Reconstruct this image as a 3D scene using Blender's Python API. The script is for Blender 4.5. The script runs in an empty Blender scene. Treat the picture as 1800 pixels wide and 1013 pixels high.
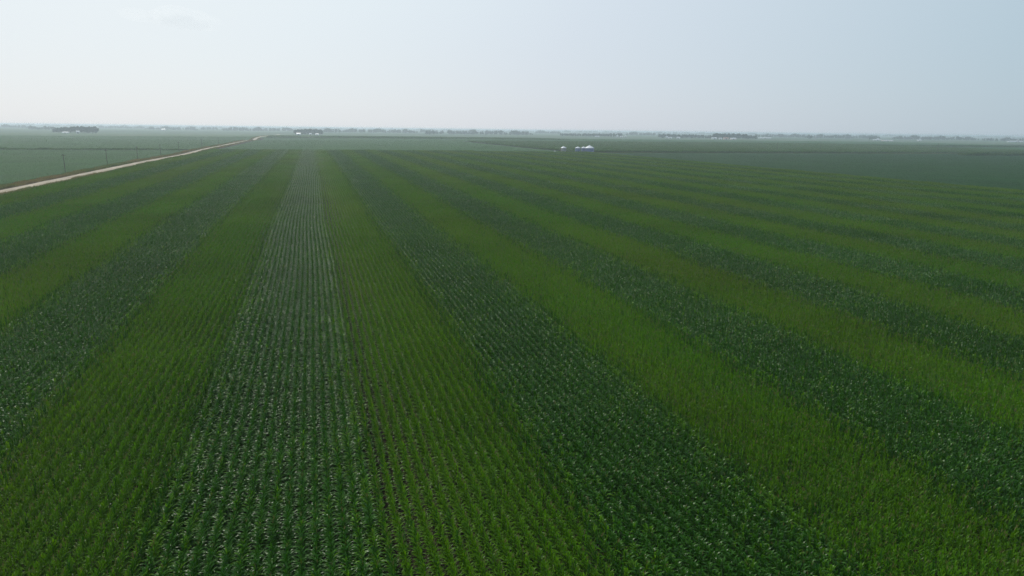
import bpy, bmesh, math, random
import numpy as np
from mathutils import Vector, Matrix, Euler

S = bpy.context.scene
COL = S.collection
rng = np.random.default_rng(7)
random.seed(7)
rad = math.radians

# ------------------------------------------------------------------ camera
PITCH, ROLL, YAW, CAMH = rad(13.06), rad(0.70), rad(-16.15), 24.1
cam_d = bpy.data.cameras.new('camera')
cam = bpy.data.objects.new('camera', cam_d)
COL.objects.link(cam)
cam_d.sensor_width = 36.0
cam_d.lens = 24.0
cam_d.clip_start = 0.5
cam_d.clip_end = 60000
cam.location = (0, 0, CAMH)
RM = Matrix.Rotation(YAW, 3, 'Z') @ Matrix.Rotation(rad(90) - PITCH, 3, 'X') @ Matrix.Rotation(ROLL, 3, 'Z')
cam.rotation_euler = RM.to_euler()
S.camera = cam

# ------------------------------------------------------------------ world and sun
SUN_EL, SUN_AZ = rad(47), rad(-17)      # azimuth measured clockwise from +Y
W = bpy.data.worlds.new('World')
S.world = W
W.use_nodes = True
nt = W.node_tree
nt.nodes.clear()
out = nt.nodes.new('ShaderNodeOutputWorld')
bg = nt.nodes.new('ShaderNodeBackground')
sky = nt.nodes.new('ShaderNodeTexSky')
sky.sky_type = 'NISHITA'
sky.sun_disc = False
sky.sun_elevation = SUN_EL
sky.sun_rotation = SUN_AZ
sky.air_density = 1.0
sky.dust_density = 2.0
sky.ozone_density = 1.5
sky.altitude = 300
bg.inputs['Strength'].default_value = 0.1
# hazy summer air in the sky: brighter towards the sun, whiter towards the horizon
def _n(t, **k):
    x = nt.nodes.new(t)
    for a, b in k.items(): setattr(x, a, b)
    return x
_tc = _n('ShaderNodeTexCoord')
_dot = _n('ShaderNodeVectorMath', operation='DOT_PRODUCT')
_dot.inputs[1].default_value = (math.sin(SUN_AZ) * math.cos(SUN_EL), math.cos(SUN_AZ) * math.cos(SUN_EL), math.sin(SUN_EL))
_sep = _n('ShaderNodeSeparateXYZ')
_abs = _n('ShaderNodeMath', operation='ABSOLUTE')
_mul = _n('ShaderNodeMath', operation='MULTIPLY'); _mul.inputs[1].default_value = -9.0
_exp = _n('ShaderNodeMath', operation='EXPONENT')
_mad = _n('ShaderNodeMath', operation='MULTIPLY_ADD'); _mad.inputs[1].default_value = 0.12
_ma2 = _n('ShaderNodeMath', operation='MULTIPLY_ADD'); _ma2.inputs[1].default_value = 0.45; _ma2.inputs[2].default_value = 0.45
nt.links.new(_tc.outputs['Generated'], _dot.inputs[0]); nt.links.new(_tc.outputs['Generated'], _sep.inputs[0])
nt.links.new(_sep.outputs['Z'], _abs.inputs[0]); nt.links.new(_abs.outputs[0], _mul.inputs[0]); nt.links.new(_mul.outputs[0], _exp.inputs[0])
nt.links.new(_exp.outputs[0], _mad.inputs[0]); nt.links.new(_dot.outputs['Value'], _mad.inputs[2])
nt.links.new(_mad.outputs[0], _ma2.inputs[0])
_rmp = _n('ShaderNodeValToRGB')
_st = [(-1.0, (.22, .33, .48)), (0.0, (.30, .42, .55)), (.37, (.475, .615, .705)), (.67, (.69, .78, .86)), (.78, (.79, .88, .925)), (1.0, (1.0, 1.0, .97))]
_e = _rmp.color_ramp.elements
while len(_e) < len(_st): _e.new(0.5)
for _i, (_c, _v) in enumerate(_st):
    _e[_i].position = .45 + .45 * _c; _e[_i].color = (*_v, 1)
nt.links.new(_ma2.outputs[0], _rmp.inputs[0])
_wm = _n('ShaderNodeMix', data_type='RGBA', blend_type='MULTIPLY')
nt.links.new(_exp.outputs[0], _wm.inputs['Factor']); nt.links.new(_rmp.outputs[0], _wm.inputs['A'])
_wm.inputs['B'].default_value = (1.02, 0.955, 0.945, 1)
_sc = _n('ShaderNodeVectorMath', operation='SCALE'); _sc.inputs['Scale'].default_value = 10.0
nt.links.new(_wm.outputs['Result'], _sc.inputs[0])
_mx = _n('ShaderNodeMix', data_type='RGBA'); _mx.inputs['Factor'].default_value = 0.9
nt.links.new(sky.outputs[0], _mx.inputs['A']); nt.links.new(_sc.outputs[0], _mx.inputs['B'])
nt.links.new(_mx.outputs['Result'], bg.inputs[0])
nt.links.new(bg.outputs[0], out.inputs[0])

sd = bpy.data.lights.new('sun', 'SUN')
sd.energy = 2.6
sd.angle = rad(0.6)
sd.color = (1.0, 0.95, 0.87)
sun = bpy.data.objects.new('sun', sd)
COL.objects.link(sun)
dvec = Vector((math.sin(SUN_AZ) * math.cos(SUN_EL), math.cos(SUN_AZ) * math.cos(SUN_EL), math.sin(SUN_EL)))
sun.rotation_euler = dvec.to_track_quat('Z', 'Y').to_euler()
sun.location = (0, 0, 60)

S.view_settings.view_transform = 'Standard'
S.view_settings.look = 'None'
S.view_settings.exposure = 0.0
S.view_settings.gamma = 1.0
S.render.engine = 'CYCLES'
S.cycles.max_bounces = 6
S.cycles.diffuse_bounces = 3
S.cycles.glossy_bounces = 2
S.cycles.transmission_bounces = 4
S.cycles.volume_bounces = 6
S.cycles.caustics_reflective = False
S.cycles.caustics_refractive = False
S.cycles.use_denoising = True
S.cycles.use_adaptive_sampling = False
S.cycles.denoising_prefilter = 'NONE'
S.cycles.denoising_input_passes = 'RGB_ALBEDO_NORMAL'

# ------------------------------------------------------------------ helpers
def ray(px, py):
    return RM @ Vector(((px - 900) / 1200., -(py - 506.5) / 1200., -1.0))

def horizon(px):
    return 217.4 + 0.0122 * px

def at_depth(px, D):
    """ground point seen in photo column px at camera depth D"""
    d = ray(px, horizon(px))
    return d.x * D, d.y * D

def at_Y(px, Y):
    d = ray(px, horizon(px) + 8)
    return d.x / d.y * Y, Y

def H(x, y):
    x = np.asarray(x, float); y = np.asarray(y, float)
    g = lambda a, m, s: np.exp(-((a - m) / s) ** 2)
    h = -3.2 * g(y, 1405, 75) * g(x, -150, 260)
    h = h + 2.6 * g(y, 1680, 260) * g(x, 150, 620)
    h = h - 2.0 * g(y, 2500, 500) * g(x, 200, 1500)
    h = h + 0.55 * np.sin(y / 62.0 + 0.8) * g(y, 700, 170) * g(x, -130, 120)
    h = h + 1.2 * g(y, 1250, 160) * g(x, 700, 500)
    h = h - 1.0 * g(y, 900, 90) * g(x, 900, 260)
    return h

def Hf(x, y):
    return float(H(x, y))

def tag(o, label=None, cat=None, group=None, kind=None):
    if label: o['label'] = label
    if cat: o['category'] = cat
    if group: o['group'] = group
    if kind: o['kind'] = kind
    return o

def mesh_np(name, verts, faces, mats, mat_idx=None, smooth=False):
    """verts (n,3) array, faces: (m,4) or (m,3) int array"""
    me = bpy.data.meshes.new(name)
    verts = np.asarray(verts, np.float32); faces = np.asarray(faces, np.int32)
    k = faces.shape[1]
    me.vertices.add(len(verts)); me.vertices.foreach_set('co', verts.ravel())
    me.loops.add(len(faces) * k); me.loops.foreach_set('vertex_index', faces.ravel())
    me.polygons.add(len(faces))
    me.polygons.foreach_set('loop_start', np.arange(0, len(faces) * k, k, dtype=np.int32))
    try:
        me.polygons.foreach_set('loop_total', np.full(len(faces), k, np.int32))
    except Exception:
        pass
    if mat_idx is not None:
        me.polygons.foreach_set('material_index', np.asarray(mat_idx, np.int32))
    me.polygons.foreach_set('use_smooth', np.full(len(faces), smooth))
    for m in mats:
        me.materials.append(m)
    me.update(calc_edges=True)
    me.validate()
    return me

def obj(name, me, parent=None, link=True):
    o = bpy.data.objects.new(name, me)
    if link: COL.objects.link(o)
    if parent: o.parent = parent
    return o

def empty(name, loc, rz=0.0):
    o = bpy.data.objects.new(name, None)
    COL.objects.link(o)
    o.location = loc
    o.rotation_euler = (0, 0, rz)
    o.empty_display_size = 0.5
    return o

class MB:
    """collects boxes and prisms into one mesh"""
    def __init__(s): s.bm = bmesh.new()
    def box(s, x0, x1, y0, y1, z0, z1):
        v = [s.bm.verts.new(p) for p in ((x0,y0,z0),(x1,y0,z0),(x1,y1,z0),(x0,y1,z0),(x0,y0,z1),(x1,y0,z1),(x1,y1,z1),(x0,y1,z1))]
        for f in ((3,2,1,0),(4,5,6,7),(0,1,5,4),(1,2,6,5),(2,3,7,6),(3,0,4,7)):
            s.bm.faces.new([v[i] for i in f])
        return s
    def rings(s, rs, n=24, cap=True, c=(0,0)):
        """rs: list of (radius, z)"""
        R = []
        for r, z in rs:
            R.append([s.bm.verts.new((c[0]+r*math.cos(2*math.pi*i/n), c[1]+r*math.sin(2*math.pi*i/n), z)) for i in range(n)])
        for a, b in zip(R, R[1:]):
            for i in range(n):
                s.bm.faces.new((a[i], a[(i+1)%n], b[(i+1)%n], b[i]))
        if cap:
            s.bm.faces.new(R[-1]); s.bm.faces.new(R[0][::-1])
        return s
    def poly(s, pts):
        s.bm.faces.new([s.bm.verts.new(p) for p in pts]); return s
    def build(s, name, mat, parent=None, smooth=False):
        me = bpy.data.meshes.new(name)
        bmesh.ops.recalc_face_normals(s.bm, faces=s.bm.faces)
        s.bm.to_mesh(me); s.bm.free()
        me.materials.append(mat)
        if smooth: me.polygons.foreach_set('use_smooth', [True]*len(me.polygons))
        return obj(name, me, parent)

# ------------------------------------------------------------------ materials
def leaf_mat(name, c1, c2, rough, transl, spec=0.5, patch=None, patch_amt=0.0, tcol=None, patch_scale=0.012):
    m = bpy.data.materials.new(name); m.use_nodes = True
    n = m.node_tree.nodes; l = m.node_tree.links
    n.clear()
    o = n.new('ShaderNodeOutputMaterial')
    p = n.new('ShaderNodeBsdfPrincipled')
    g = n.new('ShaderNodeNewGeometry')
    ramp = n.new('ShaderNodeMix'); ramp.data_type = 'RGBA'
    ramp.inputs['A'].default_value = (*c1, 1); ramp.inputs['B'].default_value = (*c2, 1)
    l.new(g.outputs['Random Per Island'], ramp.inputs['Factor'])
    colr = ramp.outputs['Result']
    if patch:
        t = n.new('ShaderNodeTexNoise'); t.inputs['Scale'].default_value = patch_scale
        t.inputs['Detail'].default_value = 4; t.inputs['Roughness'].default_value = 0.6
        mp = n.new('ShaderNodeMapping'); mp.inputs['Scale'].default_value = (1.6, 0.6, 1)
        l.new(g.outputs['Position'], mp.inputs['Vector'])
        l.new(mp.outputs[0], t.inputs['Vector'])
        r2 = n.new('ShaderNodeMapRange')
        r2.inputs['From Min'].default_value = 0.4; r2.inputs['From Max'].default_value = 0.68
        r2.inputs['To Max'].default_value = patch_amt
        l.new(t.outputs['Fac'], r2.inputs['Value'])
        mx = n.new('ShaderNodeMix'); mx.data_type = 'RGBA'
        l.new(r2.outputs[0], mx.inputs['Factor'])
        l.new(colr, mx.inputs['A']); mx.inputs['B'].default_value = (*patch, 1)
        colr = mx.outputs['Result']
        # stands of slightly different vigour, from soil and moisture
        t3 = n.new('ShaderNodeTexNoise'); t3.inputs['Scale'].default_value = patch_scale * 3.2; t3.inputs['Detail'].default_value = 3
        l.new(g.outputs['Position'], t3.inputs['Vector'])
        r3 = n.new('ShaderNodeMapRange'); r3.inputs['From Min'].default_value = 0.3; r3.inputs['From Max'].default_value = 0.7
        r3.inputs['To Min'].default_value = 0.87; r3.inputs['To Max'].default_value = 1.13
        l.new(t3.outputs['Fac'], r3.inputs['Value'])
        sc3 = n.new('ShaderNodeVectorMath'); sc3.operation = 'SCALE'
        l.new(colr, sc3.inputs[0]); l.new(r3.outputs[0], sc3.inputs['Scale'])
        colr = sc3.outputs[0]
    l.new(colr, p.inputs['Base Color'])
    p.inputs['Roughness'].default_value = rough
    p.inputs['Specular IOR Level'].default_value = spec
    if transl > 0:
        tb = n.new('ShaderNodeBsdfTranslucent')
        tm = n.new('ShaderNodeMix'); tm.data_type = 'RGBA'; tm.blend_type = 'MULTIPLY'; tm.inputs['Factor'].default_value = 1
        l.new(colr, tm.inputs['A']); tm.inputs['B'].default_value = (*(tcol or (1.3, 1.3, 0.6)), 1)
        l.new(tm.outputs['Result'], tb.inputs['Color'])
        ms = n.new('ShaderNodeMixShader'); ms.inputs[0].default_value = transl
        l.new(p.outputs[0], ms.inputs[1]); l.new(tb.outputs[0], ms.inputs[2])
        l.new(ms.outputs[0], o.inputs[0])
    else:
        l.new(p.outputs[0], o.inputs[0])
    return m

def noise_mat(name, c1, c2, scale=1.0, rough=0.9, metallic=0.0, bump=0.0, detail=5, bscale=None, spec=0.3, mapscale=None, coord='Object'):
    m = bpy.data.materials.new(name); m.use_nodes = True
    n = m.node_tree.nodes; l = m.node_tree.links
    p = n['Principled BSDF']
    tc = n.new('ShaderNodeTexCoord')
    t = n.new('ShaderNodeTexNoise'); t.inputs['Scale'].default_value = scale; t.inputs['Detail'].default_value = detail
    src = tc.outputs[coord]
    if mapscale:
        mp = n.new('ShaderNodeMapping'); mp.inputs['Scale'].default_value = mapscale
        l.new(src, mp.inputs['Vector']); src = mp.outputs[0]
    l.new(src, t.inputs['Vector'])
    r = n.new('ShaderNodeValToRGB')
    r.color_ramp.elements[0].position = 0.35; r.color_ramp.elements[0].color = (*c1, 1)
    r.color_ramp.elements[1].position = 0.65; r.color_ramp.elements[1].color = (*c2, 1)
    l.new(t.outputs['Fac'], r.inputs[0]); l.new(r.outputs[0], p.inputs['Base Color'])
    p.inputs['Roughness'].default_value = rough; p.inputs['Metallic'].default_value = metallic
    p.inputs['Specular IOR Level'].default_value = spec
    if bump:
        t2 = n.new('ShaderNodeTexNoise'); t2.inputs['Scale'].default_value = bscale or scale * 4; t2.inputs['Detail'].default_value = 4
        l.new(src, t2.inputs['Vector'])
        b = n.new('ShaderNodeBump'); b.inputs['Strength'].default_value = 1.0; b.inputs['Distance'].default_value = bump
        l.new(t2.outputs['Fac'], b.inputs['Height']); l.new(b.outputs[0], p.inputs['Normal'])
    return m

M = {}
M['corn_dark'] = leaf_mat('dark_corn_leaf', (0.019, 0.089, 0.006), (0.038, 0.128, 0.008), 0.34, 0.30, 0.16, patch=(0.045, 0.125, 0.010), patch_amt=0.5)
M['corn_light'] = leaf_mat('light_corn_leaf', (0.056, 0.172, 0.005), (0.096, 0.228, 0.007), 0.38, 0.38, 0.14, patch=(0.135, 0.195, 0.010), patch_amt=0.55)
M['stalk'] = leaf_mat('corn_stalk', (0.06, 0.11, 0.02), (0.09, 0.13, 0.03), 0.6, 0)
M['tassel'] = leaf_mat('corn_tassel', (0.13, 0.15, 0.04), (0.19, 0.15, 0.07), 0.8, 0.2)
M['soy'] = leaf_mat('soybean_leaf', (0.026, 0.105, 0.020), (0.038, 0.135, 0.026), 0.6, 0.2, 0.10, patch=(0.045, 0.125, 0.028), patch_amt=0.5, patch_scale=0.008)
M['soy_dark'] = leaf_mat('dark_soybean_leaf', (0.009, 0.058, 0.012), (0.016, 0.076, 0.016), 0.6, 0.2, 0.08, patch=(0.018, 0.072, 0.018), patch_amt=0.4, patch_scale=0.008)
M['soil'] = noise_mat('soil', (0.030, 0.022, 0.015), (0.06, 0.045, 0.030), 1.2, 0.95, bump=0.05)
M['gravel'] = noise_mat('road_gravel', (0.28, 0.235, 0.17), (0.40, 0.345, 0.26), 0.35, 0.95, bump=0.02, bscale=6, mapscale=(1, 0.12, 1))
M['grass'] = leaf_mat('verge_grass_blade', (0.09, 0.17, 0.045), (0.20, 0.20, 0.08), 0.7, 0.25, 0.2, patch=(0.30, 0.20, 0.13), patch_amt=0.8, patch_scale=0.03)
M['grass_g'] = leaf_mat('mown_grass_blade', (0.06, 0.12, 0.035), (0.11, 0.16, 0.055), 0.7, 0.15, 0.2, patch=(0.17, 0.17, 0.08), patch_amt=0.7, patch_scale=0.02)
M['tree_leaf'] = leaf_mat('tree_leaf', (0.022, 0.050, 0.020), (0.042, 0.078, 0.028), 0.6, 0.15, 0.15)
M['bark'] = noise_mat('bark', (0.06, 0.045, 0.035), (0.11, 0.09, 0.07), 2, 0.95, bump=0.05)
M['white'] = noise_mat('white_painted_siding', (0.58, 0.58, 0.57), (0.72, 0.72, 0.70), 0.5, 0.6, spec=0.4)
M['white_roof'] = noise_mat('white_metal_roof', (0.52, 0.54, 0.56), (0.66, 0.68, 0.70), 0.4, 0.35, spec=0.5)
M['grey_roof'] = noise_mat('grey_shingle_roof', (0.16, 0.15, 0.15), (0.25, 0.24, 0.23), 0.8, 0.85)
M['rust_roof'] = noise_mat('rusty_roof', (0.30, 0.16, 0.12), (0.42, 0.26, 0.20), 0.6, 0.8)
M['tan'] = noise_mat('pale_pink_siding', (0.62, 0.48, 0.42), (0.74, 0.60, 0.54), 0.5, 0.7)
M['door'] = noise_mat('dark_door', (0.10, 0.11, 0.13), (0.16, 0.17, 0.19), 1, 0.6)
M['wood'] = noise_mat('pole_wood', (0.07, 0.055, 0.045), (0.13, 0.105, 0.085), 3, 0.9)
M['ceramic'] = noise_mat('insulator', (0.35, 0.36, 0.38), (0.5, 0.5, 0.52), 3, 0.3)
M['concrete'] = noise_mat('concrete', (0.35, 0.34, 0.32), (0.46, 0.45, 0.43), 1, 0.9)

def galvanised(name, c1, c2, rough):
    m = noise_mat(name, c1, c2, 0.8, rough, metallic=0.35, spec=0.4)
    n = m.node_tree.nodes; l = m.node_tree.links
    tc = n.new('ShaderNodeTexCoord'); w = n.new('ShaderNodeTexWave'); w.bands_direction = 'Z'
    w.inputs['Scale'].default_value = 1.6
    b = n.new('ShaderNodeBump'); b.inputs['Distance'].default_value = 0.02; b.inputs['Strength'].default_value = 0.8
    l.new(tc.outputs['Object'], w.inputs['Vector']); l.new(w.outputs['Fac'], b.inputs['Height'])
    l.new(b.outputs[0], n['Principled BSDF'].inputs['Normal'])
    return m
M['galv'] = galvanised('galvanised_corrugated_wall', (0.20, 0.24, 0.38), (0.28, 0.32, 0.46), 0.42)
M['galv_old'] = galvanised('weathered_corrugated_wall', (0.30, 0.29, 0.28), (0.38, 0.36, 0.34), 0.5)
M['galv_roof'] = noise_mat('galvanised_roof_sheet', (0.62, 0.64, 0.66), (0.74, 0.76, 0.78), 0.5, 0.4, metallic=0.3, spec=0.5)

# ground: brown soil near, a patchwork of crops far off (a sheet to the horizon)
def ground_material():
    m = bpy.data.materials.new('ground_soil_and_far_crops'); m.use_nodes = True
    n = m.node_tree.nodes; l = m.node_tree.links; p = n['Principled BSDF']
    g = n.new('ShaderNodeNewGeometry')
    br = n.new('ShaderNodeTexBrick')
    br.inputs['Scale'].default_value = 1.0
    br.inputs['Brick Width'].default_value = 800; br.inputs['Row Height'].default_value = 400
    br.inputs['Mortar Size'].default_value = 5
    br.inputs['Color1'].default_value = (0.030, 0.070, 0.030, 1); br.inputs['Color2'].default_value = (0.060, 0.105, 0.045, 1)
    br.inputs['Mortar'].default_value = (0.12, 0.13, 0.07, 1)
    l.new(g.outputs['Position'], br.inputs['Vector'])
    t = n.new('ShaderNodeTexNoise'); t.inputs['Scale'].default_value = 1.5; t.inputs['Detail'].default_value = 5
    l.new(g.outputs['Position'], t.inputs['Vector'])
    soil = n.new('ShaderNodeValToRGB')
    soil.color_ramp.elements[0].color = (0.016, 0.013, 0.009, 1); soil.color_ramp.elements[0].position = 0.35
    soil.color_ramp.elements[1].color = (0.040, 0.031, 0.022, 1); soil.color_ramp.elements[1].position = 0.65
    l.new(t.outputs['Fac'], soil.inputs[0])
    sx = n.new('ShaderNodeSeparateXYZ'); l.new(g.outputs['Position'], sx.inputs[0])
    mr = n.new('ShaderNodeMapRange'); mr.inputs['From Min'].default_value = 1500; mr.inputs['From Max'].default_value = 1501
    l.new(sx.outputs['Y'], mr.inputs['Value'])
    mx = n.new('ShaderNodeMix'); mx.data_type = 'RGBA'
    l.new(mr.outputs[0], mx.inputs['Factor']); l.new(soil.outputs[0], mx.inputs['A']); l.new(br.outputs['Color'], mx.inputs['B'])
    l.new(mx.outputs['Result'], p.inputs['Base Color'])
    p.inputs['Roughness'].default_value = 0.95; p.inputs['Specular IOR Level'].default_value = 0.1
    return m

# ------------------------------------------------------------------ ground sheet
def axis(lo, hi, flo, fhi, step):
    a = list(np.arange(flo, fhi + 1, step))
    v, s = fhi, step
    while v < hi:
        s *= 1.25; v += s; a.append(min(v, hi))
    v, s = flo, step; b = []
    while v > lo:
        s *= 1.25; v -= s; b.append(max(v, lo))
    return np.array(b[::-1] + a)

xs = axis(-18000, 18000, -700, 1500, 25)
ys = axis(-400, 18000, 0, 2600, 12.5)
XX, YY = np.meshgrid(xs, ys)
V = np.stack([XX, YY, H(XX, YY)], -1).reshape(-1, 3)
nx, ny = len(xs), len(ys)
I = (np.arange(ny - 1)[:, None] * nx + np.arange(nx - 1)[None]).ravel()
F = np.stack([I, I + 1, I + nx + 1, I + nx], 1)
g = obj('ground', mesh_np('ground', V, F, [ground_material()], smooth=True))
tag(g, 'flat farmland reaching to the horizon', 'ground', kind='structure')

# ------------------------------------------------------------------ crop tiles
HIDDEN = bpy.data.collections.new('tile_sources')          # not linked to the scene
ROW = 0.762
TW = 16 * ROW      # 12.192 m, one planter pass
TL = 12.0

def corn_tile(name, kind, seed):
    r = np.random.default_rng(seed)
    sp = 0.17
    npl = int(TL / sp)
    rows = (np.arange(16) + 0.5) * ROW - TW / 2
    px = np.repeat(rows, npl) + r.normal(0, 0.025, 16 * npl)
    py = np.tile((np.arange(npl) + 0.5) * sp - TL / 2, 16) + r.normal(0, 0.035, 16 * npl)
    keep = r.random(len(px)) > 0.03 + 0.5 * (np.sin(py * 2.1 + px * 9.7) * np.sin(py * 0.9 + px * 5.3 + seed) > 0.93)
    px, py = px[keep], py[keep]; n = len(px)
    rowh = np.repeat(r.normal(0, 0.05, 16), npl)[keep]
    ri = np.repeat(np.arange(16), npl)[keep]
    edge = np.minimum(ri, 15 - ri)
    pmix = np.choose(np.minimum(edge, 3), [0.42, 0.24, 0.10, 0.03]) + np.repeat(r.uniform(-0.03, 0.08, 16), npl)[keep]
    other = (r.random(n) < pmix) * 3           # stray plants of the neighbouring hybrid
    dark = kind == 'dark'
    ph = (1.98 if dark else 2.12) + r.normal(0, 0.13, n) + rowh
    L = 12
    baz = r.normal(0, 0.75 if dark else 0.95, n)                         # leaf plane, biased across the row
    verts, faces, mi = [], [], []
    off = 0
    for i in range(L):
        f = i / (L - 1)
        az = baz + math.pi * (i % 2) + r.normal(0, 0.35, n)
        z0 = ph * (0.30 + 0.62 * f)
        ln = (0.76 - 0.5 * abs(f - 0.4) ** 1.2) * (1.0 if dark else 0.80) * r.uniform(0.85, 1.15, n)
        if f > 0.85: ln *= 0.8
        if dark:
            e0 = rad(60) + rad(24) * f + r.normal(0, 0.12, n); e1 = rad(-75) + rad(105) * f ** 2 + r.normal(0, 0.28, n)
        else:
            e0 = rad(64) + rad(20) * f + r.normal(0, 0.10, n); e1 = rad(-65) + rad(125) * f ** 1.3 + r.normal(0, 0.25, n)
        w = (0.090 if dark else 0.072) * r.uniform(0.85, 1.15, n)
        tw = r.normal(0, 0.25, n)
        P = np.zeros((n, 5, 2, 3))
        cx, cy, cz = px.copy(), py.copy(), z0.copy()
        prof = [0.35, 0.95, 1.0, 0.7, 0.06]
        ca, sa = np.cos(az), np.sin(az)
        for s in range(5):
            el = e0 + (e1 - e0) * (s / 4.0)
            hw = w * prof[s] / 2
            t = tw * s / 4
            bx, by, bz = -sa * np.cos(t), ca * np.cos(t), np.sin(t)
            for k, sg in ((0, -1), (1, 1)):
                P[:, s, k, 0] = cx + sg * bx * hw
                P[:, s, k, 1] = cy + sg * by * hw
                P[:, s, k, 2] = cz + sg * bz * hw
            st = ln / 4
            cx = cx + ca * np.cos(el) * st; cy = cy + sa * np.cos(el) * st; cz = cz + np.sin(el) * st
        verts.append(P.reshape(-1, 3))
        b = off + np.arange(n)[:, None] * 10 + (np.arange(4) * 2)[None]
        faces.append(np.stack([b, b + 1, b + 3, b + 2], -1).reshape(-1, 4))
        mi.append(np.repeat(other, 4))
        off += n * 10
    # stalks
    P = np.zeros((n, 2, 3, 3))
    for k in range(3):
        a = 2 * math.pi * k / 3
        for s, (rr, zz) in enumerate(((0.014, 0 * ph), (0.006, ph))):
            P[:, s, k, 0] = px + rr * math.cos(a); P[:, s, k, 1] = py + rr * math.sin(a); P[:, s, k, 2] = zz - (0.05 if s == 0 else 0)
    verts.append(P.reshape(-1, 3))
    b = off + np.arange(n)[:, None] * 6 + np.arange(3)[None]
    b2 = off + np.arange(n)[:, None] * 6 + ((np.arange(3) + 1) % 3)[None]
    faces.append(np.stack([b, b2, b2 + 3, b + 3], -1).reshape(-1, 4)); mi.append(np.ones(n * 3, int)); off += n * 6
    # tassels
    prob = 0.10 if dark else 0.28
    sel = r.random(n) < prob
    tx, ty, tz = px[sel], py[sel], ph[sel]; m = len(tx)
    for k in range(4):
        a = r.uniform(0, 2 * math.pi, m); lean = r.uniform(0.02, 0.13, m) * (k > 0); ht = r.uniform(0.18, 0.30, m)
        P = np.zeros((m, 4, 3)); hw = 0.010
        bx, by = -np.sin(a) * hw, np.cos(a) * hw
        z0 = tz - 0.03
        P[:, 0] = np.stack([tx - bx, ty - by, z0], 1); P[:, 1] = np.stack([tx + bx, ty + by, z0], 1)
        ex, ey = tx + np.cos(a) * lean, ty + np.sin(a) * lean
        P[:, 2] = np.stack([ex + bx, ey + by, z0 + ht], 1); P[:, 3] = np.stack([ex - bx, ey - by, z0 + ht], 1)
        verts.append(P.reshape(-1, 3)); b = off + np.arange(m) * 4
        faces.append(np.stack([b, b + 1, b + 2, b + 3], 1)); mi.append(np.full(m, 2)); off += m * 4
    me = mesh_np(name, np.concatenate(verts), np.concatenate(faces),
                 [M['corn_dark'] if dark else M['corn_light'], M['stalk'], M['tassel'], M['corn_light'] if dark else M['corn_dark']], np.concatenate(mi), smooth=True)
    o = bpy.data.objects.new(name, me); HC[kind].objects.link(o)
    return o

def leafy_tile(name, coll, W_, L_, n, size, hgt, mat, seed, rows=True, upright=0.35, under=None):
    """a patch of low leafy crop (or grass): leaf quads over a dark ridged underlayer"""
    r = np.random.default_rng(seed)
    verts, faces, mi = [], [], []
    off = 0
    x = r.uniform(-W_ / 2, W_ / 2, n); y = r.uniform(-L_ / 2, L_ / 2, n)
    if rows:
        rw = np.floor((x + W_ / 2) / ROW)
        u = (x + W_ / 2) / ROW - rw - 0.5
        prof = 1 - 0.55 * np.abs(u * 2) ** 2
    else:
        prof = np.ones(n)
    z = hgt * prof * r.uniform(0.72, 1.08, n)
    a = r.uniform(0, 2 * math.pi, n); tl = r.normal(0, 1, n) * upright * 1.4; t2 = r.normal(0, upright, n)
    s = size * r.uniform(0.6, 1.3, n)
    ux, uy, uz = np.cos(a), np.sin(a), tl
    vx, vy, vz = -np.sin(a), np.cos(a), t2
    P = np.zeros((n, 4, 3))
    for k, (p, q) in enumerate(((-1, 0), (0, -0.6), (1, 0), (0, 0.6))):
        P[:, k, 0] = x + s * (p * ux + q * vx); P[:, k, 1] = y + s * (p * uy + q * vy); P[:, k, 2] = np.maximum(z + s * (p * uz + q * vz), 0.02)
    verts.append(P.reshape(-1, 3)); b = np.arange(n) * 4
    faces.append(np.stack([b, b + 1, b + 2, b + 3], 1)); mi.append(np.zeros(n)); off = n * 4
    gx = np.linspace(-W_ / 2, W_ / 2, int(W_ / (ROW / 2)) + 1); gy = np.linspace(-L_ / 2, L_ / 2, int(L_ / 1.0) + 1)
    A, B = np.meshgrid(gx, gy)
    zz = (hgt * (0.86 if rows else 0.3)) * np.where(np.arange(len(gx)) % 2 == 1, 1.0, 0.62)[None] * (1 if rows else 1.6) * r.uniform(0.8, 1.1, A.shape)
    zz[:, 0] = zz[:, -1] = hgt * 0.2
    verts.append(np.stack([A, B, zz], -1).reshape(-1, 3))
    I = (np.arange(len(gy) - 1)[:, None] * len(gx) + np.arange(len(gx) - 1)[None]).ravel() + off
    faces.append(np.stack([I, I + 1, I + len(gx) + 1, I + len(gx)], 1)); mi.append(np.ones(len(I)))
    me = mesh_np(name, np.concatenate(verts), np.concatenate(faces), [mat, under or mat], np.concatenate(mi).astype(int))
    o = bpy.data.objects.new(name, me); HC[coll].objects.link(o)
    return o

HC = {}
for k in ('dark', 'light', 'soy', 'soy_dark', 'verge', 'mown'):
    HC[k] = bpy.data.collections.new('source_' + k)
for i in range(3):
    corn_tile('dark_corn_patch', 'dark', 11 + i)
    corn_tile('light_corn_patch', 'light', 31 + i)
SW = 24.384
for i in range(2):
    leafy_tile('soybean_patch', 'soy', SW, 24.0, 14000, 0.135, 0.85, M['soy'], 51 + i, upright=0.14)
    leafy_tile('dark_soybean_patch', 'soy_dark', SW, 24.0, 14000, 0.135, 0.9, M['soy_dark'], 61 + i, upright=0.14)
    leafy_tile('verge_grass_patch', 'verge', 5.0, 12.0, 2600, 0.14, 0.45, M['grass'], 71 + i, rows=False, upright=1.6)
    leafy_tile('mown_grass_patch', 'mown', 8.0, 12.0, 2600, 0.13, 0.22, M['grass_g'], 81 + i, rows=False, upright=0.8)

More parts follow.
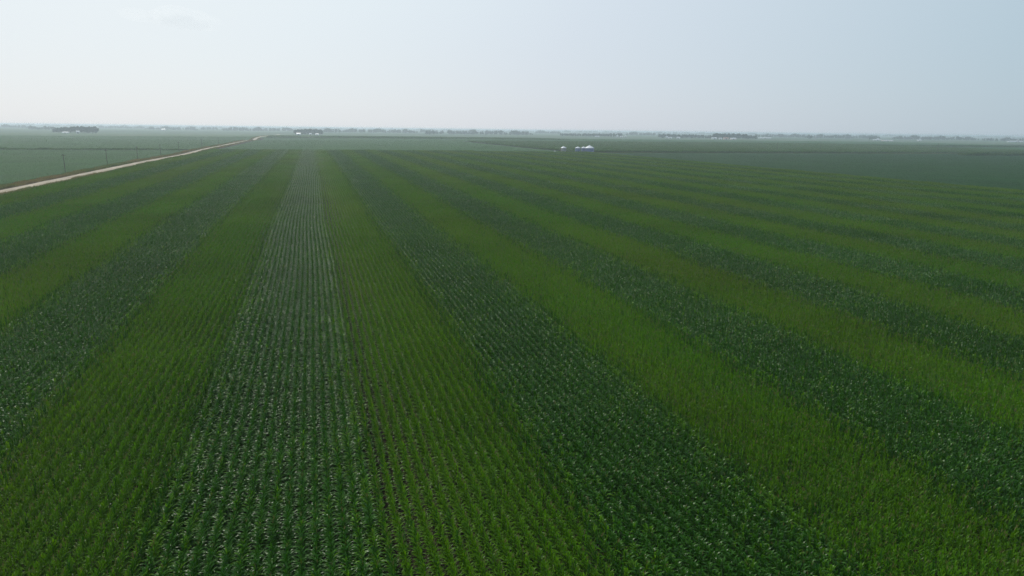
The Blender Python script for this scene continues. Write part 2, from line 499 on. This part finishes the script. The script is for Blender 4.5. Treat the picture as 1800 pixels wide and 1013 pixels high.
GN = {}
def gn_group(coll):
    if coll in GN: return GN[coll]
    ng = bpy.data.node_groups.new('spread_' + coll, 'GeometryNodeTree')
    ng.interface.new_socket('Geometry', in_out='INPUT', socket_type='NodeSocketGeometry')
    ng.interface.new_socket('Geometry', in_out='OUTPUT', socket_type='NodeSocketGeometry')
    n, l = ng.nodes, ng.links
    i = n.new('NodeGroupInput'); o = n.new('NodeGroupOutput')
    ci = n.new('GeometryNodeCollectionInfo'); ci.inputs['Collection'].default_value = HC[coll]
    ci.inputs['Separate Children'].default_value = True; ci.inputs['Reset Children'].default_value = True
    iop = n.new('GeometryNodeInstanceOnPoints'); iop.inputs['Pick Instance'].default_value = True
    def attr(nm, ty):
        a = n.new('GeometryNodeInputNamedAttribute'); a.data_type = ty; a.inputs['Name'].default_value = nm
        return a.outputs['Attribute']
    l.new(i.outputs[0], iop.inputs['Points']); l.new(ci.outputs[0], iop.inputs['Instance'])
    l.new(attr('pick', 'INT'), iop.inputs['Instance Index'])
    l.new(attr('rot', 'FLOAT_VECTOR'), iop.inputs['Rotation']); l.new(attr('scl', 'FLOAT_VECTOR'), iop.inputs['Scale'])
    l.new(iop.outputs[0], o.inputs[0])
    GN[coll] = ng
    return ng

def spread(name, coll, x0, y0, nxn, nyn, w, lgt, seed, zs=(0.96, 1.05), xs_=1.0, mask=None, zoff=0.0):
    """one stuff object whose tiles fill a rectangle from (x0,y0)"""
    r = np.random.default_rng(seed)
    X, Y = np.meshgrid(x0 + (np.arange(nxn) + 0.5) * w * xs_, y0 + (np.arange(nyn) + 0.5) * lgt)
    X, Y = X.ravel(), Y.ravel()
    if mask is not None:
        k = mask(X, Y); X, Y = X[k], Y[k]
    n = len(X)
    me = bpy.data.meshes.new(name)
    me.vertices.add(n); me.vertices.foreach_set('co', np.stack([X, Y, H(X, Y) + zoff], 1).astype(np.float32).ravel())
    a = me.attributes.new('pick', 'INT', 'POINT'); a.data.foreach_set('value', r.integers(0, len(HC[coll].objects), n).astype(np.int32))
    rot = np.zeros((n, 3), np.float32)
    dx = 0.24 * np.sin(Y / 41.0) + 0.10 * np.sin(Y / 17.0 + 1) if coll in ('dark', 'light') else 0 * Y
    me.vertices.foreach_set('co', np.stack([X + dx, Y, H(X, Y) + zoff], 1).astype(np.float32).ravel())
    gx = (H(X, Y + 5) - H(X, Y - 5)) / 10; gy = (H(X + 5, Y) - H(X - 5, Y)) / 10
    flip = r.integers(0, 2, n)
    sgn = np.where(flip == 1, -1.0, 1.0)
    rot[:, 0] = np.arctan(gx) * sgn; rot[:, 1] = -np.arctan(gy) * sgn; rot[:, 2] = flip * math.pi
    a = me.attributes.new('rot', 'FLOAT_VECTOR', 'POINT'); a.data.foreach_set('vector', rot.ravel())
    sc = np.ones((n, 3), np.float32); sc[:, 0] = xs_ * np.where(r.random(n) < 0.5, -1, 1); sc[:, 2] = r.uniform(*zs, n)
    a = me.attributes.new('scl', 'FLOAT_VECTOR', 'POINT'); a.data.foreach_set('vector', sc.ravel())
    o = obj(name, me)
    m = o.modifiers.new('spread', 'NODES'); m.node_group = gn_group(coll)
    return o

# main field: strips 16 rows wide, dark and light hybrids alternating
X0 = 2.35
def ordinal(k):
    return ['', 'first', 'second', 'third', 'fourth', 'fifth', 'sixth', 'seventh', 'eighth', 'ninth', 'tenth', 'eleventh', 'twelfth'][k]
for s in range(-7, 24):
    kind = 'dark' if s % 2 == 0 else 'light'
    xl = X0 + (s - 1) * TW
    y0 = -36.0 if -6 < s < 6 else 0.0
    far = 738.0 if s < 6 else (726.0 if s < 14 else 702.0)
    o = spread(kind + '_corn_strip', kind, xl, y0, 1, int((far - y0) / TL), TW, TL, 100 + s)
    side = 'left' if s < 0 else 'right'
    if s == 0:
        lb = 'dark green corn strip running straight away up the centre with pale glinting leaves between rows'
    elif kind == 'dark':
        lb = '%s dark green corn strip to the %s of the glinting centre strip' % (ordinal(abs(s) // 2), side)
    else:
        lb = '%s yellowish green corn strip to the %s of the glinting centre strip' % (ordinal((abs(s) + 1) // 2), side)
    tag(o, lb, 'corn', 'corn strips of the striped field', 'stuff')

# neighbouring fields
def field(name, coll, x0, x1, y0, y1, label, cat, seed, w=SW, lgt=24.0, mask=None, zs=(0.96, 1.05)):
    o = spread(name, coll, x0, y0, max(1, round((x1 - x0) / w)), max(1, round((y1 - y0) / lgt)), w, lgt, seed, mask=mask, zs=zs)
    return tag(o, label, cat, 'fields around the striped corn', 'stuff')
field('soybean_field', 'soy', -118 - 27 * SW, -118, 96, 744, 'smooth pale green field left of the gravel road, nearer than its dark hedge line', 'soybeans', 201)
field('soybean_field', 'soy', -118 - 45 * SW, -118, 766, 1582, 'smooth pale green field left of the gravel road, beyond the dark hedge line', 'soybeans', 202)
field('soybean_field', 'soy', -92, -92 + 15 * SW, 744, 1536, 'smooth grey green field beyond the far end of the striped corn', 'soybeans', 203)
field('soybean_field', 'soy_dark', 290, 290 + 26 * SW, 144, 696, 'smooth dark green field at the right edge beyond the striped corn', 'soybeans', 204)
field('corn_field', 'dark', 284, 284 + 70 * TW, 734, 1298, 'dark green corn field behind the grain bins', 'corn', 205, TW, TL)
field('soybean_field', 'soy', 284, 284 + 60 * SW, 1320, 1824, 'pale hazy field between the dark corn behind the bins and the far farmsteads', 'soybeans', 206)
field('soybean_field', 'soy', 284 + 71 * TW, 284 + 71 * TW + 30 * SW, 740, 1100, 'pale green field at the far right beyond the dark line', 'soybeans', 207)
field('corn_field', 'dark', -92, -92 + 56 * TW, 1560, 1860, 'dark corn band on the low rise at the end of the grey green field', 'corn', 208, TW, TL)

# thin lines of taller growth on field borders
def border(x0, x1, y, depth, label, seed, hs=1.0):
    n = round((x1 - x0) / TW)
    o = spread('hedge_line', 'dark', x0, y, n, max(1, round(depth / TL)), TW, TL, seed, zs=(0.9 * hs, 1.5 * hs),
               mask=lambda X, Y: np.random.default_rng(seed).random(len(X)) > 0.06)
    return tag(o, label, 'hedge', 'dark field borders', 'stuff')
border(-700, -126, 748, 12, 'dark low hedge line across the field left of the road', 301, 0.66)
border(740, 1250, 640, 12, 'dark line of tall plants along the far right field edge', 302, 1.3)
border(1030, 1900, 1110, 24, 'second farther dark line of tall plants at the right', 303, 1.2)

# grass
def grass(name, coll, x0, x1, y0, y1, w, label, seed, mask=None, zoff=0.0):
    o = spread(name, coll, x0, y0, max(1, round((x1 - x0) / w)), max(1, round((y1 - y0) / 12)), w, 12.0, seed, zs=(0.7, 1.3), mask=mask, zoff=zoff)
    return tag(o, label, 'grass', 'grass verges', 'stuff')
grass('verge_grass', 'verge', -103.6, -98.6, 60, 1500, 5, 'rough grass between the striped corn and the gravel road', 401)
grass('verge_grass', 'verge', -98.4, -93.4, 60, 740, 5, 'weedy grass strip right against the left edge of the striped corn', 407)
grass('verge_grass', 'verge', -117.4, -112.3, 60, 2200, 5, 'reddish brown rough grass along the far side of the gravel road', 402)
grass('mown_grass', 'mown', -92, 276, 738, 750, 8, 'narrow grassy strip at the far end of the striped corn', 403, )
grass('mown_grass', 'mown', 212, 1012, 696, 732, 8, 'pale grass lane and yard around the grain bins', 404)
grass('mown_grass', 'mown', 1016, 1700, 690, 738, 8, 'pale grass lane at the far right', 405)
grass('mown_grass', 'mown', -440, -126, 738, 750, 8, 'pale patches of grass in front of the dark hedge line at left', 406,
      mask=lambda X, Y: np.sin(X / 23) > -0.2)

# ------------------------------------------------------------------ road
def ribbon(name, x0, x1, y0, y1, crown, base, mat, step=12.5, wob=0.0):
    yv = np.arange(y0, y1 + 1, step)
    prof = [(x0 - 1.0, -0.25), (x0, base), ((x0 + x1) / 2, base + crown), (x1, base), (x1 + 1.0, -0.25)]
    r = np.random.default_rng(5)
    V = []
    for y in yv:
        d = wob * math.sin(y / 90.0)
        for k, (x, z) in enumerate(prof):
            V.append((x + d + (r.normal(0, 0.25) if k in (1, 3) else 0), y, Hf(x, y) + z))
    n = len(yv)
    F = [(j * 5 + k, j * 5 + k + 1, j * 5 + k + 6, j * 5 + k + 5) for j in range(n - 1) for k in range(4)]
    return obj(name, mesh_np(name, V, F, [mat], smooth=True))
o = ribbon('gravel_road', -110.2, -105.0, 0, 2600, 0.15, 0.35, M['gravel'], wob=0.6)
tag(o, 'pale gravel road running away at the left', 'road', kind='structure')

# ------------------------------------------------------------------ grain bins
def grain_bin(px, Y, dia, eave, apex, label, wall, ribs=24):
    x, y = at_Y(px, Y)
    z = Hf(x, y)
    root = tag(empty('grain_bin', (x, y, z), 0.3), label, 'grain bin', 'grain bins at the field corner')
    R = dia / 2
    MB().rings([(R + 0.25, -0.3), (R + 0.25, 0.18)], 40).build('foundation', M['concrete'], root)
    MB().rings([(R, 0.185), (R, eave)], 40).build('wall', wall, root, smooth=False)
    m = MB()
    rf = m.rings([(R + 0.22, eave - 0.08), (R + 0.18, eave + 0.08), (0.45, apex - 0.35)], 40)
    for i in range(ribs):
        a = 2 * math.pi * i / ribs
        ca, sa = math.cos(a), math.sin(a)
        p0 = Vector(((R + 0.15) * ca, (R + 0.15) * sa, eave + 0.10)); p1 = Vector((0.46 * ca, 0.46 * sa, apex - 0.34))
        t = Vector((-sa, ca, 0)) * 0.05; u = Vector((0, 0, 0.09))
        m.poly([p0 - t, p0 + u, p1 + u, p1 - t]); m.poly([p0 + u, p0 + t, p1 + t, p1 + u])
    roof = m.build('roof', M['galv_roof'], root)
    MB().rings([(0.5, apex - 0.34), (0.5, apex - 0.1), (0.12, apex)], 16).build('cap', M['galv_roof'], roof)
    MB().box(-0.5, 0.5, -R - 0.09, -R + 0.25, 0.2, 2.1).build('door', M['galv_roof'], root)
    m = MB()
    for sx in (-0.22, 0.22):
        m.box(1.6 + sx - 0.03, 1.6 + sx + 0.03, -math.sqrt(R * R - 2.56) - 0.22, -math.sqrt(R * R - 2.56) - 0.16, 0.4, eave + 0.6)
    zz = 0.6
    while zz < eave + 0.4:
        m.box(1.41, 1.79, -math.sqrt(R * R - 2.56) - 0.21, -math.sqrt(R * R - 2.56) - 0.17, zz, zz + 0.04); zz += 0.3
    m.build('ladder', M['galv_roof'], root)
    return root
grain_bin(1036.8, 704, 10.4, 5.7, 8.9, 'largest grain bin with wide pale cone roof and blue grey wall, rightmost of the bins', M['galv'], 36)
grain_bin(1026.4, 709, 5.0, 5.6, 7.3, 'small blue grey grain bin wedged between its neighbours, second from the right', M['galv'])
grain_bin(1016.3, 704, 5.7, 5.6, 7.4, 'blue grey grain bin with small cone roof, left of the tight row of three', M['galv'])
grain_bin(991.2, 724, 5.9, 5.2, 7.2, 'weathered grey grain bin standing alone left of the row of three', M['galv_old'])

def propane_tank(px, Y):
    x, y = at_Y(px, Y); z = Hf(x, y)
    root = tag(empty('propane_tank', (x, y, z), 0.4), 'small white tank on legs in the grass left of the lone grain bin', 'tank')
    bm = bmesh.new()
    bmesh.ops.create_uvsphere(bm, u_segments=20, v_segments=16, radius=0.55)
    for v in bm.verts:
        v.co = Vector((v.co.z, v.co.y, v.co.x))
        v.co.x += 1.0 if v.co.x > 0 else -1.0
        v.co.z += 1.75
    me = bpy.data.meshes.new('tank'); bm.to_mesh(me); bm.free(); me.materials.append(M['white'])
    obj('tank', me, root)
    for sx in (-0.8, 0.8):
        MB().box(sx - 0.1, sx + 0.1, -0.4, 0.4, -0.1, 1.4).build('leg', M['concrete'], root)
    MB().rings([(0.14, 2.25), (0.14, 2.5)], 12).build('valve_cap', M['white'], root)
propane_tank(976, 712)

# ------------------------------------------------------------------ utility poles
def make_pole(x, y, h, label, group, rz=0.0, mat=None):
    root = tag(empty('utility_pole', (x, y, Hf(x, y)), rz), label, 'utility pole', group)
    MB().rings([(0.17, -0.4), (0.15, h * 0.5), (0.11, h)], 8).build('pole', mat or M['wood'], root)
    MB().box(-1.1, 1.1, 0.11, 0.23, h - 0.75, h - 0.6).build('crossarm', mat or M['wood'], root)
    for k in (-0.95, -0.35, 0.35, 0.95):
        MB().rings([(0.045, h - 0.6), (0.07, h - 0.5), (0.03, h - 0.42)], 8, c=(k, 0.17)).build('insulator', M['ceramic'], root)
    return root
PG = 'utility poles beside the gravel road'
for i, (px, D) in enumerate(((97, 398), (170, 474), (222, 552), (260, 632), (292, 716), (330, 860), (366, 1010))):
    lb = ['nearest and tallest looking utility pole beside the gravel road', 'second utility pole along the gravel road from the left',
          'third utility pole along the gravel road from the left', 'fourth utility pole along the gravel road from the left',
          'fifth utility pole along the gravel road from the left', 'sixth faint utility pole along the gravel road', 'farthest faint utility pole along the gravel road'][i]
    make_pole(-120.5, D, 9.5, lb, PG)
x, y = at_depth(1652, 905); make_pole(x, y, 13.5, 'tall utility pole standing in the fields at the right', 'utility poles at the right', 0.4)
x, y = at_depth(1529, 1390); make_pole(x, y, 12.5, 'dark utility pole in front of the pale pink shed', 'utility poles at the right', 0.4)
x, y = at_depth(1369, 900); make_pole(x, y, 12, 'faint utility pole in the fields right of the grain bins', 'utility poles at the right', 0.4)
x, y = at_depth(1445, 1000); make_pole(x, y, 12, 'faint utility pole between two others in the right hand fields', 'utility poles at the right', 0.4)

# ------------------------------------------------------------------ trees
def crown_mesh(name, r, nb=8, per=90, size=0.085, squash=1.0, low=0.18):
    """unit tree crown (height 1, width ~0.8): leaf clumps over several uneven lobes"""
    P = []
    lobes = []
    for i in range(nb):
        a = r.uniform(0, 2 * math.pi); d = r.uniform(0.05, 0.24); z = r.uniform(low + 0.16, 0.82)
        taper = 1.0 - 0.55 * max(0, z - 0.5)
        lobes.append((d * math.cos(a) * taper, d * math.sin(a) * taper, z, r.uniform(0.12, 0.21) * taper))
    lobes.append((0, 0, 0.80, 0.15))
    for (lx, ly, lz, lr) in lobes:
        d = r.normal(0, 1, (per, 3)); d /= np.linalg.norm(d, axis=1)[:, None]
        rr = lr * r.uniform(0.45, 1.12, per) 
        c = np.array([lx, ly, lz]) + d * rr[:, None] * np.array([1, 1, 0.9])
        P.append(np.concatenate([c, d], 1))
    P = np.concatenate(P)
    n = len(P)
    c = P[:, :3]; nrm = P[:, 3:] + r.normal(0, 0.5, (n, 3)); nrm /= np.linalg.norm(nrm, axis=1)[:, None]
    t = np.cross(nrm, r.normal(0, 1, (n, 3))); t /= np.linalg.norm(t, axis=1)[:, None]
    b = np.cross(nrm, t)
    s = size * r.uniform(0.5, 1.2, n)[:, None]
    V = np.stack([c - t * s, c - b * s * 0.7, c + t * s, c + b * s * 0.7], 1)
    V[:, :, 2] = V[:, :, 2].clip(low * 0.6, 1.0)
    f = np.arange(n) * 4
    return V.reshape(-1, 3), np.stack([f, f + 1, f + 2, f + 3], 1)

def limb(m, p0, p1, r0, r1, n=6):
    p0, p1 = Vector(p0), Vector(p1); d = (p1 - p0).normalized()
    a = d.orthogonal().normalized(); b = d.cross(a)
    R = [[m.bm.verts.new(p + (a * math.cos(2 * math.pi * i / n) + b * math.sin(2 * math.pi * i / n)) * r) for i in range(n)] for p, r in ((p0, r0), (p1, r1))]
    for i in range(n): m.bm.faces.new((R[0][i], R[0][(i + 1) % n], R[1][(i + 1) % n], R[1][i]))
    m.bm.faces.new(R[0][::-1]); m.bm.faces.new(R[1])

protos = []
for k in range(5):
    r = np.random.default_rng(900 + k)
    root = empty('tree', (0, 0, 0))
    m = MB(); limb(m, (0, 0, -0.03), (0.01, 0, 0.32), 0.026, 0.018); limb(m, (0.01, 0, 0.32), (0, 0.01, 0.7), 0.018, 0.008)
    for j in range(5):
        a = j * 1.26 + k; limb(m, (0.01, 0, 0.28 + 0.05 * j), (0.2 * math.cos(a), 0.2 * math.sin(a), 0.5 + 0.05 * j), 0.010, 0.004)
    tr = m.build('trunk', M['bark'], root)
    V, F = crown_mesh('crown', r, nb=9 + k % 3, low=0.12 + 0.04 * (k % 3))
    cr = obj('crown', mesh_np('crown', V, F, [M['tree_leaf']]), root)
    protos.append((root, tr, cr))
used = set()
def tree(x, y, h, wf, k, rz, label, group):
    root, tr, cr = protos[k]
    if k in used:
        r2 = root.copy(); COL.objects.link(r2)
        for ch in (tr, cr):
            c = ch.copy(); COL.objects.link(c); c.parent = r2
        root = r2
    used.add(k)
    root.location = (x, y, Hf(x, y)); root.rotation_euler = (0, 0, rz); root.scale = (h * wf, h * wf, h)
    tag(root, label, 'tree', group)
    return root

def grove(px0, px1, D, hmax, n, rows, label, group, seed, dip=(), hprof=None):
    r = np.random.default_rng(seed)
    for i in range(n):
        f = (i + 0.5) / n
        px = px0 + (px1 - px0) * f + r.normal(0, 0.6)
        if any(a < px < b for a, b in dip) and r.random() < 0.8: continue
        d = D + (i % rows) * 14 + r.uniform(-4, 4)
        x, y = at_depth(px, d)
        h = 1.25 * hmax * (hprof(f) if hprof else 1) * r.uniform(0.84, 1.04)
        tree(x, y, h, r.uniform(0.85, 1.25), int(r.integers(0, 5)), r.uniform(0, 6.28), label, group)

grove(93, 170, 1960, 17.5, 26, 2, 'dark tree in the big grove around the white roofed farm at far left', 'trees of the far left farm grove', 1, hprof=lambda f: 0.72 + 0.28 * min(1, f * 1.6))
grove(517, 567, 2330, 17.5, 18, 2, 'dark tree in the compact grove round the white farm beyond the road end', 'trees of the grove beyond the road end', 2, hprof=lambda f: 0.8 + 0.2 * min(1, f * 5))
grove(747, 769, 2830, 15, 7, 2, 'tree in the small dark clump at the left end of the long pale wood', 'trees of the small middle clump', 3, hprof=lambda f: 1 - 0.8 * (f - 0.4) ** 2)
grove(985, 1094, 2850, 13, 38, 2, 'dark tree in the long low grove above the grain bins', 'trees of the grove above the grain bins', 4, hprof=lambda f: 0.8 + 0.25 * f)
grove(1159, 1250, 2600, 14.5, 26, 2, 'dark tree in the grove left of the big farmstead right of the bins', 'trees of the grove right of the bins', 5, hprof=lambda f: 1 - 0.1 * f)
grove(1253, 1313, 2450, 17.5, 20, 2, 'tall dark tree sheltering the big farmstead with white sheds', 'trees of the big farmstead', 6)
grove(1314, 1331, 2440, 12.5, 8, 2, 'tree in the square dark block at the right end of the farmstead', 'trees of the square windbreak', 7)
grove(1530, 1548, 2900, 13, 6, 1, 'tree beside the small farm in front of the far right wood', 'trees by the far right farm', 8)
grove(1421, 1428, 3000, 16, 2, 1, 'tree standing above the hazy tree line near the pale silo', 'trees near the pale silo', 9)
for k, (root, tr, cr) in enumerate(protos):
    if k not in used:
        for o in (tr, cr, root): bpy.data.objects.remove(o)

# far woods: hazy masses of crowns
def far_wood(px0, px1, D, h, label, seed, depth=60):
    r = np.random.default_rng(seed)
    h *= 1.4; D *= 1.0
    wm = (px1 - px0) / 1200. * D
    n = int(max(8, wm / 4))
    VV, FF = [], []; off = 0
    for i in range(n):
        f = r.random()
        px = px0 + (px1 - px0) * f
        edge = min(1, 0.45 + min(f, 1 - f) * 9)
        x, y = at_depth(px, D + r.uniform(0, depth))
        V, F = crown_mesh('c', r, nb=6, per=20, size=0.13, low=0.05)
        hh = h * edge * (0.8 + 0.22 * math.sin(px * 0.21) * math.sin(px * 0.057 + 1)) * r.uniform(0.8, 1.05)
        V = V * np.array([hh * 1.15, hh * 1.15, hh]) + np.array([x, y, Hf(x, y) - 0.04 * hh])
        VV.append(V); FF.append(F + off); off += len(V)
    o = obj('far_wood', mesh_np('far_wood', np.concatenate(VV), np.concatenate(FF), [M['tree_leaf']]))
    tag(o, label, 'wood', 'hazy far woods', 'stuff')
far_wood(-60, 52, 3900, 15, 'very pale hazy wood at the extreme left of the horizon', 21)
far_wood(48, 97, 2900, 13.5, 'pale low wood directly left of the dark farm grove', 22)
far_wood(172, 255, 4600, 15, 'faint low wood right of the far left farm grove', 23)
far_wood(255, 347, 3800, 15, 'faint wood behind the lone white shed on the left horizon', 24)
far_wood(352, 382, 4200, 16, 'short faint wood above the gravel road, left of the next one', 25)
far_wood(388, 461, 3700, 17, 'hazy wood on the horizon directly above the gravel road', 26)
far_wood(462, 517, 3900, 17, 'hazy wood just left of the compact farm grove', 27)
far_wood(569, 600, 3300, 16, 'short hazy wood touching the right of the compact farm grove', 28)
far_wood(600, 735, 3500, 17, 'long hazy wood between the compact grove and the small clump', 29)
far_wood(736, 770, 4200, 17, 'hazy wood behind the small dark clump', 30)
far_wood(768, 938, 3200, 17, 'long pale wood in the middle of the horizon, left of the bins', 31)
far_wood(940, 986, 4600, 16, 'very faint wood left of the grove above the bins', 32)
far_wood(1100, 1160, 4000, 15, 'faint wood in the gap between the two groves right of the bins', 33)
far_wood(1325, 1420, 3700, 16, 'hazy wood behind the long white shed', 34)
far_wood(1415, 1500, 3500, 16, 'hazy wood behind the pale silo', 35)
far_wood(1498, 1545, 3700, 16, 'hazy wood behind the far right farm', 36)
far_wood(1568, 1722, 3300, 16, 'long hazy wood right of the pale pink shed', 37)
far_wood(1725, 1860, 3100, 13, 'hazy wood at the extreme right of the horizon', 38)
far_wood(-100, 1900, 7000, 18, 'faintest line of woods all along the horizon', 39, 900)

# ------------------------------------------------------------------ farm buildings
def building(name, px, D, length, width, eave, rise, wall, roof, label, cat, rz=None, windows=0, group=None):
    x, y = at_depth(px, D)
    root = tag(empty(name, (x, y, Hf(x, y)), YAW + (rz or 0.0)), label, cat, group)
    L, Wd = length / 2, width / 2
    m = MB().box(-L, L, -Wd, Wd, -0.3, eave)
    for sx in (-1, 1):      # gables
        m.poly([(sx * L, -Wd, eave), (sx * L, Wd, eave), (sx * L, 0, eave + rise)])
    m.build('wall', wall, root)
    m = MB(); o_ = 0.5; t = 0.18
    for sy in (-1, 1):
        e = [(-L - o_, sy * (Wd + o_), eave - rise * o_ / Wd + 0.02), (L + o_, sy * (Wd + o_), eave - rise * o_ / Wd + 0.02), (L + o_, 0, eave + rise + 0.02), (-L - o_, 0, eave + rise + 0.02)]
        m.poly(e); m.poly([(a, b, c + t) for a, b, c in e])
        m.poly([e[0], e[1], (e[1][0], e[1][1], e[1][2] + t), (e[0][0], e[0][1], e[0][2] + t)])
        for sx in (0, 1):
            i, j = (0, 3) if sx == 0 else (1, 2)
            m.poly([e[i], e[j], (e[j][0], e[j][1], e[j][2] + t), (e[i][0], e[i][1], e[i][2] + t)])
    m.build('roof', roof, root)
    dw = min(2.2, L * 0.4)
    MB().box(-dw, dw, -Wd - 0.08, -Wd + 0.05, 0.0, min(eave - 0.5, 3.8)).build('door', M['door'] if name != 'farmhouse' else M['wood'], root)
    for i in range(windows):
        wx = -L + (i + 0.5) * 2 * L / windows
        if abs(wx) < dw + 0.7: continue
        w = MB().box(wx - 0.6, wx + 0.6, -Wd - 0.06, -Wd + 0.05, 1.1, 2.5).build('window', M['door'], root)
    return root
W_, WR, GR = M['white'], M['white_roof'], M['grey_roof']
building('shed', 114, 1935, 18, 9, 2.6, 1.6, W_, WR, 'low white roofed shed in front of the far left farm grove', 'shed')
building('farmhouse', 135, 1945, 8, 7, 5.0, 2.6, W_, WR, 'white house half hidden among the far left farm grove', 'house', 0.5, 3)
building('shed', 287, 3300, 16, 12, 5.5, 2.5, W_, WR, 'lone tiny white shed on the left horizon', 'shed')
building('machine_shed', 524.5, 2290, 13, 10, 4.5, 2.4, W_, WR, 'bright white shed at the left end of the compact grove', 'shed')
building('farmhouse', 545, 2300, 7, 7, 4.5, 2.2, W_, WR, 'small pale house in the middle of the compact grove', 'house', 0.3, 3)
building('shed', 557, 2305, 10, 8, 3.6, 1.8, M['galv_roof'], WR, 'pale grey shed at the right of the compact grove', 'shed')
building('shed', 1050, 2800, 16, 8, 2.8, 1.4, W_, WR, 'low pale shed under the middle of the grove above the bins', 'shed')
building('farmhouse', 1085.5, 2790, 6, 7, 7.0, 2.6, W_, WR, 'tall narrow white house at the right end of the grove above the bins', 'house', 0.6, 2)
building('shed', 1093, 2770, 10, 8, 3.2, 2.0, W_, WR, 'white shed beside the tall narrow white house', 'shed', -0.4)
building('shed', 1100, 2850, 9, 8, 3.6, 2.4, W_, WR, 'pale shed farthest right in the grove above the bins', 'shed')
building('farmhouse', 1172.5, 2560, 7, 8, 6.0, 3.0, W_, WR, 'white two storey house near the left end of the grove right of the bins', 'house', 0.5, 2)
building('shed', 1178.5, 2550, 13, 9, 3.0, 1.8, W_, WR, 'low white shed attached beside the two storey white house', 'shed')
building('shed', 1193, 2560, 11, 9, 3.8, 2.0, W_, WR, 'white shed by itself in the middle of the grove right of the bins', 'shed', -0.5)
building('machine_shed', 1256.5, 2400, 17, 11, 4.2, 2.0, W_, WR, 'long white shed at the left of the big farmstead', 'shed')
building('shed', 1267, 2395, 10, 9, 3.8, 1.8, W_, WR, 'short white shed next to the long one at the big farmstead', 'shed')
building('barn', 1277, 2400, 16, 11, 4.0, 3.2, M['tan'], M['rust_roof'], 'brownish roofed barn in the middle of the big farmstead', 'barn')
building('machine_shed', 1289.5, 2375, 19, 14, 3.6, 2.6, M['tan'], WR, 'wide shed with bright curved looking white roof at the big farmstead', 'shed')
building('poultry_house', 1345, 2900, 52, 12, 3.2, 2.0, W_, WR, 'very long low white shed right of the square windbreak', 'shed', windows=10)
building('poultry_house', 1543, 2700, 30, 10, 2.8, 1.8, W_, WR, 'long pale low shed left of the pink one at far right', 'shed', windows=5)
building('machine_shed', 1561, 2430, 37, 11, 2.6, 1.6, M['tan'], WR, 'long pale pink low shed at far right', 'shed', windows=6)
building('farmhouse', 1544, 2800, 9, 8, 5.0, 3.0, W_, WR, 'small white house behind the long pale shed at far right', 'house', 0.4, 3)
building('shed', 1617, 2600, 11, 9, 3.2, 2.2, W_, WR, 'tiny lone white shed in front of the long far right wood', 'shed')
building('poultry_house', 1786, 2650, 56, 12, 3.0, 1.8, W_, WR, 'long white shed at the right edge of the picture', 'shed', windows=10)

def silo(px, D, r_, h, label):
    x, y = at_depth(px, D)
    root = tag(empty('silo', (x, y, Hf(x, y))), label, 'silo')
    MB().rings([(r_, -0.3), (r_, h)], 24).build('wall', M['concrete'], root)
    MB().rings([(r_ + 0.1, h), (r_ * 0.8, h + r_ * 0.5), (r_ * 0.3, h + r_ * 0.85)], 24).build('roof', M['white_roof'], root)
silo(1434.5, 2750, 2.6, 13, 'pale narrow silo on the horizon between the farmstead and the far right farm')
silo(1791, 2600, 2.4, 9, 'pale silo rising above the long white shed at the right edge')

# ------------------------------------------------------------------ cloud
def cloud():
    bm = bmesh.new()
    r = random.Random(4)
    pts = []
    for (px, py, w) in ((262, 27, 1.0), (285, 30, 1.25), (312, 31, 1.2), (338, 36, 1.0), (358, 41, 0.7)):
        d = ray(px, py); d = d / d.y
        pts.append((Vector((0, 0, CAMH)) + d * 14000, w))
    c = sum((p for p, _ in pts), Vector()) / len(pts)
    for p, w in pts:
        for k in range(5):
            q = p + Vector((r.uniform(-260, 260), r.uniform(-300, 300), r.uniform(-70, 70)))
            mt = Matrix.Translation(q - c) @ Matrix.Diagonal((260 * w, 320 * w, 85 * w, 1))
            bmesh.ops.create_icosphere(bm, subdivisions=3, radius=1.0, matrix=mt)
    me = bpy.data.meshes.new('cloud'); bm.to_mesh(me); bm.free()
    m = bpy.data.materials.new('thin_cloud'); m.use_nodes = True
    n = m.node_tree.nodes; l = m.node_tree.links; n.clear()
    o = n.new('ShaderNodeOutputMaterial'); v = n.new('ShaderNodeVolumePrincipled')
    v.inputs['Color'].default_value = (1, 1, 1, 1); v.inputs['Density'].default_value = 0.00022; v.inputs['Anisotropy'].default_value = 0.6
    l.new(v.outputs[0], o.inputs['Volume'])
    me.materials.append(m)
    ob = obj('cloud', me); ob.location = c
    tag(ob, 'faint thin white cloud high at the upper left of the sky', 'cloud')
cloud()

# ------------------------------------------------------------------ haze
bm = bmesh.new()
bmesh.ops.create_cube(bm, size=1.0)
me = bpy.data.meshes.new('haze'); bm.to_mesh(me); bm.free()
hz = obj('haze', me)
hz.scale = (40000, 22000, 34.5)
hz.location = (0, 9000, -8 + 17.25)      # from -8 m to 26.5 m
m = bpy.data.materials.new('haze_air'); m.use_nodes = True
n = m.node_tree.nodes; l = m.node_tree.links; n.clear()
o = n.new('ShaderNodeOutputMaterial'); v = n.new('ShaderNodeVolumePrincipled')
v.inputs['Color'].default_value = (0.79, 0.90, 1.0, 1)
v.inputs['Density'].default_value = 0.00021
v.inputs['Anisotropy'].default_value = 0.42
l.new(v.outputs[0], o.inputs['Volume'])
m.cycles.volume_sampling = 'DISTANCE'
m.cycles.homogeneous_volume = True
me.materials.append(m)
tag(hz, 'pale haze over the farmland', 'haze', kind='stuff')
